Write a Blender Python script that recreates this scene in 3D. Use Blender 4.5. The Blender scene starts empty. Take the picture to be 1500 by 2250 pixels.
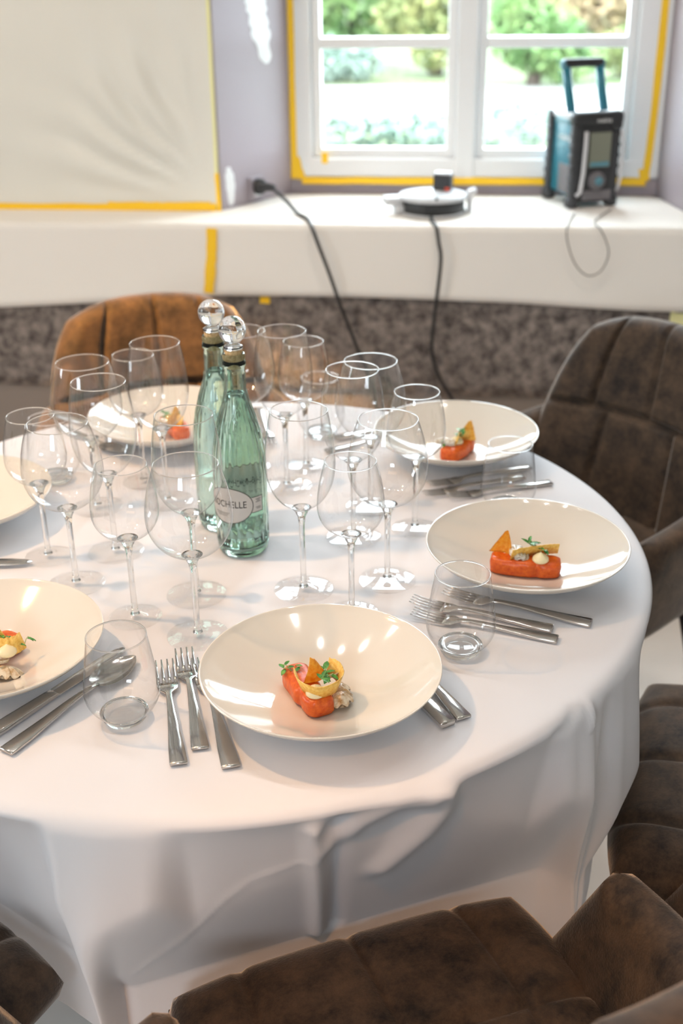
import bpy, bmesh, math, random
from mathutils import Vector, Matrix, noise
PI = math.pi
sc = bpy.context.scene
COL = sc.collection
random.seed(7)

# ------------------------------------------------------------------ camera
cam_d = bpy.data.cameras.new('camera')
cam = bpy.data.objects.new('camera', cam_d)
COL.objects.link(cam)
fw = Vector((-0.10200481, 0.89528477, -0.43365908)).normalized()
up = Vector((-0.03521439, 0.43241003, 0.90098919)).normalized()
rt = fw.cross(up).normalized()
up = rt.cross(fw)
cam.matrix_world = Matrix(((rt.x, up.x, -fw.x, 0.33959764), (rt.y, up.y, -fw.y, -1.48771973),
                           (rt.z, up.z, -fw.z, 1.53), (0, 0, 0, 1)))
cam_d.sensor_fit = 'VERTICAL'
cam_d.sensor_height = 36.0
cam_d.lens = 36.0 * 2600 / 2250
cam_d.clip_start = 0.02
cam_d.dof.use_dof = True
cam_d.dof.focus_distance = 1.36
cam_d.dof.aperture_fstop = 4.0
sc.camera = cam

# ------------------------------------------------------------------ sky, lamps, exposure
world = bpy.data.worlds.new('sky')
sc.world = world
world.use_nodes = True
bg = world.node_tree.nodes['Background']
bg.inputs[0].default_value = (0.80, 0.91, 1.0, 1)
bg.inputs[1].default_value = 16.0

def lamp(name, kind, loc, target, power, color, **kw):
    d = bpy.data.lights.new(name, kind)
    d.energy = power
    d.color = color
    for k, v in kw.items():
        setattr(d, k, v)
    o = bpy.data.objects.new(name, d)
    o.location = loc
    o.rotation_euler = (Vector(target) - Vector(loc)).to_track_quat('-Z', 'Y').to_euler()
    COL.objects.link(o)
    return o

WARM = (1.0, 0.62, 0.32)
lamp('ceiling_spotlight', 'SPOT', (-1.05, -0.15, 2.6), (-0.45, -0.16, 0.75), 72, (1.0, .56, .25), spot_size=0.95, spot_blend=0.6, shadow_soft_size=0.05)
lamp('ceiling_spotlight', 'SPOT', (-0.85, -0.1, 2.6), (-0.37, 0.90, 0.80), 620, (1.0, .47, .07), spot_size=0.34, spot_blend=0.25, shadow_soft_size=0.03)
lamp('ceiling_spotlight', 'SPOT', (0.10, -1.9, 2.6), (0.36, -0.85, 0.45), 60, (1.0, .45, .14), spot_size=0.46, spot_blend=0.4, shadow_soft_size=0.05)
for k in range(5):                      # row of small recessed spots over the table
    lamp('ceiling_downlight', 'SPOT', (-0.95 + .36 * k, 0.28 - .11 * k, 2.66), (-0.85 + .36 * k, 0.28 - .11 * k, 0), 8, (1.0, 0.88 + .015 * k, 0.77 + .03 * k), spot_size=2.1, spot_blend=0.8, shadow_soft_size=0.02)
lamp('ceiling_downlight', 'SPOT', (-1.3, 0.35, 2.66), (-1.0, 1.5, 0.9), 40, (1.0, 0.74, 0.48), spot_size=1.6, spot_blend=0.8, shadow_soft_size=0.06)
lamp('ceiling_downlight', 'SPOT', (0.55, 0.75, 2.66), (0.5, 1.5, 0.8), 26, (1.0, 0.88, 0.76), spot_size=1.3, spot_blend=0.8, shadow_soft_size=0.06)  # added lamp that lifts the hanging paper right of the cords
lamp('ceiling_downlight', 'SPOT', (1.25, 0.15, 2.66), (1.25, 0.25, 0), 70, (1.0, 0.90, 0.80), spot_size=0.75, spot_blend=0.6, shadow_soft_size=0.06)  # extra lamp, added to brighten the floor at the right
lamp('added_fill_panel', 'AREA', (-0.3, -2.3, 2.68), (-0.2, -1.2, 0.5), 7, (1.0, 0.66, 0.40), shape='RECTANGLE', size=1.4, size_y=0.8)  # warm fill panel added behind the camera to light the cloth front
sc.view_settings.view_transform = 'Standard'
sc.view_settings.look = 'None'
sc.view_settings.exposure = 0.15
sc.view_settings.gamma = 1.0
sc.view_settings.use_curve_mapping = False
sc.cycles.max_bounces = 16
sc.cycles.transmission_bounces = 14
sc.cycles.transparent_max_bounces = 40
sc.cycles.glossy_bounces = 5
sc.cycles.diffuse_bounces = 5
sc.cycles.caustics_reflective = True
sc.cycles.caustics_refractive = True
sc.cycles.blur_glossy = 0.6
sc.cycles.sample_clamp_indirect = 6.0
for loc, tgt, sx, sy in (((0.33, 2.02, 1.6), (0.33, 0, 1.6), 1.02, 1.36), ((-2.99, -.475, 1.7), (0, -.475, 1.7), .57, .82), ((-.3, -3.09, 1.775), (-.3, 0, 1.775), .72, .57)):
    pd = lamp('daylight_portal', 'AREA', loc, tgt, 1, (1, 1, 1), shape='RECTANGLE', size=sx, size_y=sy)
    pd.data.cycles.is_portal = True

# ------------------------------------------------------------------ materials
MATS = {}
def mat(name, color=(.8, .8, .8), rough=.5, **kw):
    m = bpy.data.materials.new(name)
    m.use_nodes = True
    b = m.node_tree.nodes['Principled BSDF']
    b.inputs['Base Color'].default_value = (*color, 1)
    b.inputs['Roughness'].default_value = rough
    for k, v in kw.items():
        b.inputs[k.replace('_', ' ')].default_value = v
    MATS[name] = m
    return m

def noise_color(m, c1, c2, scale, detail=4, rough=.6, lo=.35, hi=.65, coord='Object', stretch=None):
    nt = m.node_tree
    b = nt.nodes['Principled BSDF']
    tc = nt.nodes.new('ShaderNodeTexCoord')
    n = nt.nodes.new('ShaderNodeTexNoise')
    n.inputs['Scale'].default_value = scale
    n.inputs['Detail'].default_value = detail
    n.inputs['Roughness'].default_value = rough
    if stretch:
        mp = nt.nodes.new('ShaderNodeMapping')
        mp.inputs['Scale'].default_value = stretch
        nt.links.new(tc.outputs[coord], mp.inputs[0])
        nt.links.new(mp.outputs[0], n.inputs['Vector'])
    else:
        nt.links.new(tc.outputs[coord], n.inputs['Vector'])
    r = nt.nodes.new('ShaderNodeValToRGB')
    r.color_ramp.elements[0].position = lo
    r.color_ramp.elements[1].position = hi
    r.color_ramp.elements[0].color = (*c1, 1)
    r.color_ramp.elements[1].color = (*c2, 1)
    nt.links.new(n.outputs['Fac'], r.inputs[0])
    nt.links.new(r.outputs[0], b.inputs['Base Color'])
    return n, r

def bump(m, scale, strength, dist=.002, detail=3, coord='Object'):
    nt = m.node_tree
    b = nt.nodes['Principled BSDF']
    tc = nt.nodes.new('ShaderNodeTexCoord')
    n = nt.nodes.new('ShaderNodeTexNoise')
    n.inputs['Scale'].default_value = scale
    n.inputs['Detail'].default_value = detail
    nt.links.new(tc.outputs[coord], n.inputs['Vector'])
    bp = nt.nodes.new('ShaderNodeBump')
    bp.inputs['Strength'].default_value = strength
    bp.inputs['Distance'].default_value = dist
    nt.links.new(n.outputs['Fac'], bp.inputs['Height'])
    nt.links.new(bp.outputs[0], b.inputs['Normal'])

mat('wall_paint', (.40, .35, .385), .42)
mat('wall_white', (.80, .78, .74), .7)
mat('plinth', (.235, .195, .17), .8)
mat('ceiling', (.85, .84, .82), .8)
mat('floor_paper', (.80, .76, .72), .7)
noise_color(MATS['floor_paper'], (.90, .86, .82), (.93, .90, .87), 3)
mat('white_frame', (.86, .87, .88), .35)
mat('tape', (.98, .60, .015), .6)
mat('pale_tape', (.88, .86, .45), .6)
mat('paper', (.86, .82, .77), .8)
bump(MATS['paper'], 14, .15, .004)
mat('film', (.78, .77, .715), .38, Transmission_Weight=0.0)
mat('felt', (.12, .1, .09), .95)
noise_color(MATS['felt'], (.055, .045, .043), (.34, .29, .26), 34, 6, .75, .36, .68)
mat('cloth', (.79, .79, .83), .85, Sheen_Weight=.15)
bump(MATS['cloth'], 900, .12, .0006, 2)
mat('porcelain', (.80, .745, .66), .08, IOR=1.55, Coat_Weight=.4, Coat_Roughness=.02)
mat('steel', (.60, .575, .55), .14, Metallic=1.0)
bump(MATS['steel'], 260, .05, .0004)
mat('velvet', (.1, .075, .055), .8, Sheen_Weight=1.0, Sheen_Roughness=.3)
MATS['velvet'].node_tree.nodes['Principled BSDF'].inputs['Sheen Tint'].default_value = (.75, .68, .62, 1)
noise_color(MATS['velvet'], (.009, .005, .003), (.105, .063, .036), 16, 10, .78, .36, .66)
bump(MATS['velvet'], 330, .35, .002)
mat('leg_metal', (.025, .025, .028), .35, Metallic=.6)
mat('black_plastic', (.02, .021, .023), .42)
mat('dark_rubber', (.045, .047, .052), .6)
mat('grey_plastic', (.55, .56, .58), .4)
mat('teal_plastic', (.015, .17, .235), .38)
mat('pale_teal', (.09, .24, .30), .42)
mat('silver_plastic', (.62, .62, .64), .3)
mat('speaker_mesh', (.16, .15, .16), .7)
mat('screen', (.21, .22, .17), .18)
mat('white_print', (.9, .9, .9), .5)
mat('black_print', (.035, .033, .03), .6)
mat('label_paper', (.62, .60, .57), .5)
mat('red_plastic', (.75, .08, .03), .4)
mat('cable', (.018, .018, .02), .5)
mat('thin_cord', (.22, .21, .19), .6)
mat('cork', (.62, .44, .22), .8)
noise_color(MATS['cork'], (.45, .29, .13), (.72, .53, .29), 260, 4)
mat('salmon', (.85, .16, .03), .32, Subsurface_Weight=.12)
MATS['salmon'].node_tree.nodes['Principled BSDF'].inputs['Subsurface Radius'].default_value = (.006, .002, .001)
noise_color(MATS['salmon'], (.56, .062, .004), (.80, .165, .016), 160, 5, .6, .3, .7)
bump(MATS['salmon'], 500, .25, .001)
mat('crisp', (.85, .55, .12), .45)
noise_color(MATS['crisp'], (.72, .36, .035), (.93, .66, .18), 240, 5, .6, .3, .7)
bump(MATS['crisp'], 700, .5, .001)
mat('amber_crisp', (.8, .3, .04), .35)
noise_color(MATS['amber_crisp'], (.86, .36, .02), (.97, .62, .12), 180, 4)
mat('cream', (.88, .76, .48), .3, Subsurface_Weight=.1)
mat('mushroom', (.68, .55, .38), .3)
noise_color(MATS['mushroom'], (.50, .30, .12), (.80, .70, .54), 140, 4, .6, .35, .6)
mat('oyster', (.72, .68, .6), .25)
noise_color(MATS['oyster'], (.52, .40, .24), (.80, .78, .72), 120, 3, .6, .35, .6)
mat('herb', (.05, .24, .03), .45)
noise_color(MATS['herb'], (.03, .17, .025), (.12, .38, .06), 160, 2)
mat('stalk', (.42, .52, .22), .5)
mat('broth', (.80, .50, .28), .06)
mat('bark', (.05, .035, .025), .9)
for nm, c1, c2 in (('leaf_green', (.05, .13, .03), (.17, .25, .08)), ('leaf_yellow', (.10, .14, .04), (.28, .27, .10)),
                   ('leaf_autumn', (.25, .20, .11), (.46, .33, .20)), ('leaf_blue', (.10, .16, .125), (.21, .27, .225))):
    mat(nm, c1, .6)
    noise_color(MATS[nm], c1, c2, 1.7, 5, .6, .38, .62)
mat('lawn', (.07, .10, .035), .9)
noise_color(MATS['lawn'], (.05, .085, .02), (.11, .13, .055), .6, 5)
mat('gravel', (.17, .165, .15), .9)

def glass_real(name, color, ior, rough=0.0):
    m = bpy.data.materials.new(name)
    m.use_nodes = True
    nt = m.node_tree
    nt.nodes.clear()
    o = nt.nodes.new('ShaderNodeOutputMaterial')
    g = nt.nodes.new('ShaderNodeBsdfGlass')
    g.inputs['Color'].default_value = (*color, 1)
    g.inputs['IOR'].default_value = ior
    g.inputs['Roughness'].default_value = rough
    nt.links.new(g.outputs[0], o.inputs[0])
    MATS[name] = m

def glass_thin(name, clear, edge, refl=1.0, power=3.0):
    """thin-walled glass: the wall is far thinner than it could bend light, so straight-through plus Fresnel mirror"""
    m = bpy.data.materials.new(name)
    m.use_nodes = True
    nt = m.node_tree
    nt.nodes.clear()
    o = nt.nodes.new('ShaderNodeOutputMaterial')
    lw = nt.nodes.new('ShaderNodeLayerWeight')
    lw.inputs['Blend'].default_value = .5
    pw = nt.nodes.new('ShaderNodeMath')
    pw.operation = 'POWER'
    pw.inputs[1].default_value = power
    nt.links.new(lw.outputs['Facing'], pw.inputs[0])
    cm = nt.nodes.new('ShaderNodeMix')
    cm.data_type = 'RGBA'
    cm.inputs[6].default_value = (*clear, 1)
    cm.inputs[7].default_value = (*edge, 1)
    nt.links.new(pw.outputs[0], cm.inputs[0])
    tr = nt.nodes.new('ShaderNodeBsdfTransparent')
    nt.links.new(cm.outputs[2], tr.inputs[0])
    gl = nt.nodes.new('ShaderNodeBsdfGlossy')
    gl.inputs['Roughness'].default_value = .01
    gl.inputs['Color'].default_value = (1, 1, 1, 1)
    p5 = nt.nodes.new('ShaderNodeMath')
    p5.operation = 'POWER'
    p5.inputs[1].default_value = 5.0
    nt.links.new(lw.outputs['Facing'], p5.inputs[0])
    mu = nt.nodes.new('ShaderNodeMath')
    mu.operation = 'MULTIPLY_ADD'
    mu.use_clamp = True
    mu.inputs[1].default_value = .8
    mu.inputs[2].default_value = .042 * refl
    nt.links.new(p5.outputs[0], mu.inputs[0])
    mx = nt.nodes.new('ShaderNodeMixShader')
    nt.links.new(mu.outputs[0], mx.inputs[0])
    nt.links.new(tr.outputs[0], mx.inputs[1])
    nt.links.new(gl.outputs[0], mx.inputs[2])
    nt.links.new(mx.outputs[0], o.inputs[0])
    MATS[name] = m

glass_thin('bowl_glass', (.985, .985, .985), (.50, .52, .53), 1.6, 4.5)
glass_thin('foot_glass', (.997, .997, .997), (.93, .94, .945), 1.1, 2.0)
glass_thin('window_glass', (.97, .98, .97), (.8, .85, .83), 1.0, 4.0)
glass_real('solid_glass', (.985, .99, .99), 1.5)
glass_real('rim_glass', (.97, .97, .97), 1.45)
glass_real('ball_glass', (.97, .975, .975), 1.5, .02)
glass_real('green_glass', (.905, .975, .94), 1.5)
glass_real('water', (.97, .99, .98), 1.33)

# ------------------------------------------------------------------ mesh helpers
def link_mesh(name, bm, m, parent=None, smooth=True, loc=None, rot=None):
    me = bpy.data.meshes.new(name)
    bmesh.ops.recalc_face_normals(bm, faces=bm.faces[:])
    bm.to_mesh(me)
    bm.free()
    for mm in (m if isinstance(m, (list, tuple)) else [m]):
        me.materials.append(MATS[mm])
    if smooth:
        for p in me.polygons:
            p.use_smooth = True
    o = bpy.data.objects.new(name, me)
    COL.objects.link(o)
    if parent:
        o.parent = parent
    if loc:
        o.location = loc
    if rot:
        o.rotation_euler = rot
    return o

def tag(o, label, cat, group=None):
    o['label'] = label
    o['category'] = cat
    if group:
        o['group'] = group
    return o

def struct(o):
    o['kind'] = 'structure'
    return o

def thing(name, label, cat, loc=(0, 0, 0), rz=0.0, group=None):
    o = bpy.data.objects.new(name, None)
    o.empty_display_size = .05
    COL.objects.link(o)
    o.location = loc
    o.rotation_euler = (0, 0, rz)
    return tag(o, label, cat, group)

def copy_tree(o, parent=None):
    c = o.copy()
    COL.objects.link(c)
    if parent:
        c.parent = parent
    for ch in list(o.children):
        copy_tree(ch, c)
    return c

def add_box(bm, c, s, rz=0.0, bev=0.0, rx=0.0, ry=0.0, mi=0):
    r = bmesh.ops.create_cube(bm, size=1.0)
    vs = r['verts']
    bmesh.ops.scale(bm, vec=s, verts=vs)
    fs = list({f for v in vs for f in v.link_faces})
    for f in fs:
        f.material_index = mi
    if bev:
        es = list({e for v in vs for e in v.link_edges})
        b = bmesh.ops.bevel(bm, geom=es, offset=bev, segments=2, profile=.5, affect='EDGES')
        vs = list({v for f in b['faces'] for v in f.verts} | {v for v in vs if v.is_valid})
        for f in {f for v in vs for f in v.link_faces}:
            f.material_index = mi
    M = Matrix.Translation(c) @ Matrix.Rotation(rz, 4, 'Z') @ Matrix.Rotation(ry, 4, 'Y') @ Matrix.Rotation(rx, 4, 'X')
    bmesh.ops.transform(bm, matrix=M, verts=vs)
    return vs

def box_obj(name, c, s, m, parent=None, bev=0.0, rz=0.0, smooth=False, **kw):
    bm = bmesh.new()
    add_box(bm, c, s, rz, bev, **kw)
    return link_mesh(name, bm, m, parent, smooth)

def add_lathe(bm, prof, seg=48, closed=False, rib=None, mi=0, cx=0, cy=0):
    rings = []
    for (r, z) in prof:
        ring = []
        if r < 1e-6:
            ring = [bm.verts.new((cx, cy, z))]
        else:
            for i in range(seg):
                a = 2 * PI * i / seg
                rr = r if rib is None else rib(r, z, a)
                ring.append(bm.verts.new((cx + rr * math.cos(a), cy + rr * math.sin(a), z)))
        rings.append(ring)
    n = len(rings)
    for k in range(n if closed else n - 1):
        A, B = rings[k], rings[(k + 1) % n]
        for i in range(seg):
            j = (i + 1) % seg
            if len(A) == 1 and len(B) == 1:
                continue
            if len(A) == 1:
                f = bm.faces.new((A[0], B[i], B[j]))
            elif len(B) == 1:
                f = bm.faces.new((A[i], A[j], B[0]))
            else:
                f = bm.faces.new((A[i], A[j], B[j], B[i]))
            f.material_index = mi

def add_tube(bm, pts, r, seg=8, caps=True, mi=0):
    pts = [Vector(p) for p in pts]
    rings = []
    prev = None
    for i, p in enumerate(pts):
        t = (pts[min(i + 1, len(pts) - 1)] - pts[max(i - 1, 0)]).normalized()
        if prev is None:
            ref = Vector((0, 0, 1)) if abs(t.z) < .9 else Vector((1, 0, 0))
            n = t.cross(ref).normalized()
        else:
            n = (prev - t * prev.dot(t)).normalized()
        prev = n
        b = t.cross(n)
        rr = r[i] if isinstance(r, (list, tuple)) else r
        rings.append([bm.verts.new(p + (n * math.cos(2 * PI * k / seg) + b * math.sin(2 * PI * k / seg)) * rr) for k in range(seg)])
    for a, b in zip(rings, rings[1:]):
        for k in range(seg):
            f = bm.faces.new((a[k], a[(k + 1) % seg], b[(k + 1) % seg], b[k]))
            f.material_index = mi
    if caps:
        bm.faces.new(rings[0]).material_index = mi
        bm.faces.new(rings[-1]).material_index = mi

def spline(ctrl, n=12):
    P = [Vector(c) for c in ctrl]
    out = []
    for i in range(len(P) - 1):
        p0, p1, p2, p3 = P[max(i - 1, 0)], P[i], P[i + 1], P[min(i + 2, len(P) - 1)]
        for k in range(n):
            t = k / n
            out.append(.5 * ((2 * p1) + (p2 - p0) * t + (2 * p0 - 5 * p1 + 4 * p2 - p3) * t * t + (3 * p1 - p0 - 3 * p2 + p3) * t ** 3))
    out.append(P[-1])
    return out

def add_grid(bm, fn, nu, nv, wrap=False, mi=0):
    V = [[bm.verts.new(fn(i / nu, j / nv)) for j in range(nv + 1)] for i in range(nu if wrap else nu + 1)]
    N = len(V)
    for i in range(nu):
        for j in range(nv):
            f = bm.faces.new((V[i][j], V[(i + 1) % N][j], V[(i + 1) % N][j + 1], V[i][j + 1]))
            f.material_index = mi
    return V

def add_pad(bm, center, normal, thick, nu, nv, groove=None, edge=.18, back=1.0):
    """padded slab: a surface given by center(u,v) and normal(u,v), plumped on both sides, closed round its border"""
    front, rear = [], []
    for i in range(nu + 1):
        fr, re = [], []
        for j in range(nv + 1):
            u, v = i / nu, j / nv
            d = min(u, 1 - u, v, 1 - v)
            s = math.sqrt(max(0.0, 1 - (1 - min(1, d / edge)) ** 2))
            g = groove(u, v) if groove else 0
            c, n = Vector(center(u, v)), Vector(normal(u, v)).normalized()
            a = bm.verts.new(c + n * (thick * .5 * s - g * s))
            fr.append(a)
            if d == 0:
                re.append(a)
            else:
                re.append(bm.verts.new(c - n * (thick * .5 * s * back)))
        front.append(fr)
        rear.append(re)
    for i in range(nu):
        for j in range(nv):
            bm.faces.new((front[i][j], front[i + 1][j], front[i + 1][j + 1], front[i][j + 1]))
            q = [rear[i][j], rear[i][j + 1], rear[i + 1][j + 1], rear[i + 1][j]]
            try:
                bm.faces.new(q)
            except ValueError:
                pass

def text_mesh(txt, size):
    cu = bpy.data.curves.new('lettering', 'FONT')
    cu.body = txt
    cu.size = size
    cu.align_x = 'CENTER'
    cu.align_y = 'CENTER'
    cu.resolution_u = 3
    ob = bpy.data.objects.new('lettering', cu)
    COL.objects.link(ob)
    dg = bpy.context.evaluated_depsgraph_get()
    dg.update()
    me = bpy.data.meshes.new_from_object(ob.evaluated_get(dg))
    bm = bmesh.new()
    bm.from_mesh(me)
    bpy.data.objects.remove(ob)
    bpy.data.curves.remove(cu)
    bpy.data.meshes.remove(me)
    bmesh.ops.subdivide_edges(bm, edges=[e for e in bm.edges if e.calc_length() > size * .3], cuts=2)
    return bm

# ================================================================== the setting
YW, YL, YS = 1.93, 1.50, 1.675          # window plane, ledge front, wall beside the window
ZS = 0.883                              # sill height

def prism(name, pts, z0, z1, m):
    bm = bmesh.new()
    lo = [bm.verts.new((x, y, z0)) for x, y in pts]
    hi = [bm.verts.new((x, y, z1)) for x, y in pts]
    bm.faces.new(lo)
    bm.faces.new(hi)
    for i in range(len(pts)):
        j = (i + 1) % len(pts)
        bm.faces.new((lo[i], lo[j], hi[j], hi[i]))
    return link_mesh(name, bm, m, None, False)

struct(box_obj('floor', (0, -.5, -.05), (6.2, 5.4, .1), 'floor_paper'))
struct(box_obj('ceiling', (0, -.5, 2.78), (6.2, 5.4, .1), 'ceiling'))
for c, s in (((-3.05, -1.975, 1.365), (.1, 2.45, 2.73)), ((-3.05, 1.0, 1.365), (.1, 2.4, 2.73)), ((-3.05, -.475, .65), (.1, .55, 1.3)), ((-3.05, -.475, 2.415), (.1, .55, .63))):
    struct(box_obj('wall_left', c, s, 'wall_white'))
struct(box_obj('wall_right', (3.05, -.5, 1.365), (.1, 5.4, 2.73), 'wall_white'))
# wall with the window: piers with splayed reveals, masonry under the sill, lintel
struct(prism('wall_back', [(-3, YS), (-.330, YS), (-.182, YW), (-.182, 2.12), (-3, 2.12)], ZS, 2.73, 'wall_paint'))
struct(prism('wall_back', [(.895, YS), (3, YS), (3, 2.12), (.842, 2.12), (.842, YW)], ZS, 2.73, 'wall_paint'))
struct(box_obj('wall_back', (.33, 1.9, 2.51), (1.2, .44, .44), 'wall_paint'))
struct(box_obj('wall_back', (0, 1.82, ZS / 2), (6, .64, ZS), 'plinth'))
struct(box_obj('trim_1', (.33, 1.965, .906), (1.03, .05, .046), 'wall_paint'))
# wall behind the camera with a wide window opening
for c, s in (((-1.825, -3.15, 1.365), (2.35, .1, 2.73)), ((1.525, -3.15, 1.365), (2.95, .1, 2.73)), ((-.3, -3.15, .75), (.7, .1, 1.5)), ((-.3, -3.15, 2.39), (.7, .1, .68))):
    struct(box_obj('wall_rear', c, s, 'wall_white'))

# window_1: outer frame, two casements, post, glazing bars, panes
win = struct(thing('window_1', 'white painted casement window with two glazed leaves above the sill', 'window', (.33, 1.96, .93)))
del win['label'], win['category']
def wbox(name, x0, x1, z0, z1, y0, y1, m='white_frame', bev=.006):
    return box_obj(name, ((x0 + x1) / 2 - .33, (y0 + y1) / 2 - 1.96, (z0 + z1) / 2 - .93), (x1 - x0, y1 - y0, z1 - z0), m, win, bev)
WT = 2.28
wbox('frame_rail', -.182, .842, .93, .982, 1.93, 2.0)
wbox('frame_rail', -.182, .842, WT - .07, WT, 1.93, 2.0)
wbox('frame_stile', -.182, -.118, .93, WT, 1.932, 2.0)
wbox('frame_stile', .755, .842, .93, WT, 1.932, 2.0)
wbox('center_post', .281, .336, .93, WT, 1.925, 2.0)
for x0, x1 in ((-.118, .281), (.336, .755)):
    wbox('sash_stile', x0, x0 + .026, .982, WT - .07, 1.945, 1.99)
    wbox('sash_stile', x1 - .026, x1, .982, WT - .07, 1.945, 1.99)
    wbox('sash_rail', x0 + .022, x1 - .022, .979, 1.006, 1.947, 1.988, bev=.003)
    wbox('glazing_bar', x0 + .022, x1 - .022, 1.268, 1.297, 1.948, 1.985)
    wbox('glazing_bar', x0 + .022, x1 - .022, 1.68, 1.71, 1.948, 1.985)
    wbox('pane', x0 + .01, x1 - .01, .99, WT - .08, 1.966, 1.969, 'window_glass', 0)

# ================================================================== garden outside
struct(box_obj('ground', (-6, 42, -.75), (90, 79, .1), 'lawn'))
struct(box_obj('path', (-6, 17.2, -.69), (90, 5.0, .03), 'gravel'))

def foliage(bm, blobs, n, size, seed):
    rnd = random.Random(seed)
    tot = sum(b[3] * b[4] * b[5] for b in blobs)
    for (cx, cy, cz, rx, ry, rz) in blobs:
        for _ in range(int(n * rx * ry * rz / tot)):
            while True:
                p = Vector((rnd.uniform(-1, 1), rnd.uniform(-1, 1), rnd.uniform(-1, 1)))
                if .25 < p.length < 1:
                    break
            c = Vector((cx + p.x * rx, cy + p.y * ry, cz + p.z * rz))
            d = Vector((rnd.gauss(0, 1), rnd.gauss(0, 1), rnd.gauss(0, 1))).normalized()
            e = d.cross(Vector((rnd.gauss(0, 1), rnd.gauss(0, 1), rnd.gauss(0, 1)))).normalized()
            s = size * rnd.uniform(.6, 1.3)
            v = [bm.verts.new(c + d * s), bm.verts.new(c + e * s * .45), bm.verts.new(c - d * s), bm.verts.new(c - e * s * .45)]
            bm.faces.new(v)

def tree(name, label, cat, x, y, m, blobs, n, size, seed, trunk=1.0, group=None):
    t = thing(name, label, cat, (x, y, -.7), 0, group)
    bm = bmesh.new()
    foliage(bm, blobs, n, size, seed)
    link_mesh('foliage', bm, m, t, False)
    bm = bmesh.new()
    add_tube(bm, spline([(0, 0, 0), (.05, 0, trunk * .5), (-.03, .05, trunk)], 5), [.14 - .008 * i for i in range(11)])
    link_mesh('trunk', bm, 'bark', t)
    return t

tree('tree', 'tall bright green leafy tree filling the upper left window pane', 'tree', -2.2, 23.5, 'leaf_green',
     [(0, 0, 1.7, 1.9, 1.2, 1.15), (-.9, -.3, .8, .8, .7, .55), (1.0, -.3, .95, .7, .7, .5), (.1, 0, .45, .6, .6, .3)], 3800, .12, 1, 2.0, 'trees in the garden')
tree('tree', 'yellow green tree beside the middle post of the window', 'tree', -.45, 21.8, 'leaf_yellow',
     [(0, 0, 1.5, .9, .8, .9), (.1, -.2, .6, .7, .6, .5), (-.5, .2, 1.0, .7, .6, .5)], 2600, .10, 2, 1.6, 'trees in the garden')
tree('tree', 'autumn toned tree with pinkish leaves behind the right window leaf', 'tree', 2.7, 25.5, 'leaf_autumn',
     [(0, 0, 1.5, 1.9, 1.4, 1.1), (-1.0, -.3, .8, .9, .9, .6), (1.2, -.2, .8, 1.0, .9, .65)], 3600, .13, 3, 2.0, 'trees in the garden')
tree('tree', 'green round tree low behind the radio handle', 'tree', 1.25, 19.9, 'leaf_green',
     [(0, 0, .8, .8, .7, .6), (.5, .1, .5, .7, .6, .45), (-.3, .1, 1.2, .5, .5, .5)], 2000, .10, 4, .8, 'trees in the garden')
tree('bush', 'grey green bush at the lower left of the garden view', 'bush', -2.35, 20.6, 'leaf_blue',
     [(0, 0, .38, .7, .5, .38), (.6, .1, .3, .45, .4, .3)], 1300, .08, 5, .3, 'bushes in the garden')
tree('bush', 'small green bush at the right edge of the garden view', 'bush', 2.95, 21.2, 'leaf_yellow',
     [(0, 0, .45, .6, .5, .42), (.5, .1, .5, .5, .4, .45)], 1300, .08, 6, .3, 'bushes in the garden')
bm = bmesh.new()
for k in range(14):
    foliage(bm, [(-7.5 + k * 1.05, random.uniform(-.1, .1), .27, .68, .34, random.uniform(.23, .31))], 420, .07, 30 + k)
hedge = link_mesh('hedge', bm, 'leaf_blue', None, False, (0, 12.6, -.7))
tag(hedge, 'low grey green hedge along the bottom of the window view', 'hedge')

# ================================================================== sheets, tapes and felt on the wall
rnd = random.Random(3)
def apron_bottom(x):
    k = [(-2.9, .64), (-.95, .656), (-.6, .68), (-.305, .702), (.07, .704), (.42, .696), (.65, .685), (.76, .68), (.86, .68), (2.9, .67)]
    for (x0, z0), (x1, z1) in zip(k, k[1:]):
        if x <= x1:
            return z0 + (z1 - z0) * (x - x0) / (x1 - x0)
    return .67
bm = bmesh.new()
def paper_fn(u, v):
    x = -2.9 + 5.8 * u
    yb = YS - .003
    if x > -.330:
        yb = min(YW - .012, YS + (x + .33) * 1.72)
    if x > .84:
        yb = max(YS - .003, YW - .012 - (x - .84) * 4.6)
    w = .0016 * math.sin(x * 9) + .001 * math.sin(x * 23)
    if v < .5:
        t = v / .5
        y = yb + (YL - .006 - yb) * t
        return (x, y, ZS + .003 + .0012 * noise.noise((x * 3, y * 6, 0)))
    t = (v - .5) / .5
    zb = apron_bottom(x)
    return (x, YL - .007 - w * t - .009 * t * t, ZS + .003 + (zb - ZS) * t - .0)
add_grid(bm, paper_fn, 240, 24)
paper = link_mesh('masking_paper', bm, 'paper')
md = paper.modifiers.new('thickness', 'SOLIDIFY')
md.thickness = .0012
tag(paper, 'long white paper sheet covering the sill and hanging over the ledge', 'paper')

bm = bmesh.new()
add_grid(bm, lambda u, v: (-2.6 + 5.2 * u, YL - .004 + .0015 * noise.noise((u * 40, v * 6, 3)), .442 + .31 * v + .004 * noise.noise((u * 9, v, 8)) * (1 - v)), 160, 10)
felt = link_mesh('felt_mat', bm, 'felt')
md = felt.modifiers.new('thickness', 'SOLIDIFY')
md.thickness = .0025
tag(felt, 'dark speckled felt fleece hanging under the white paper', 'felt')

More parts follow.
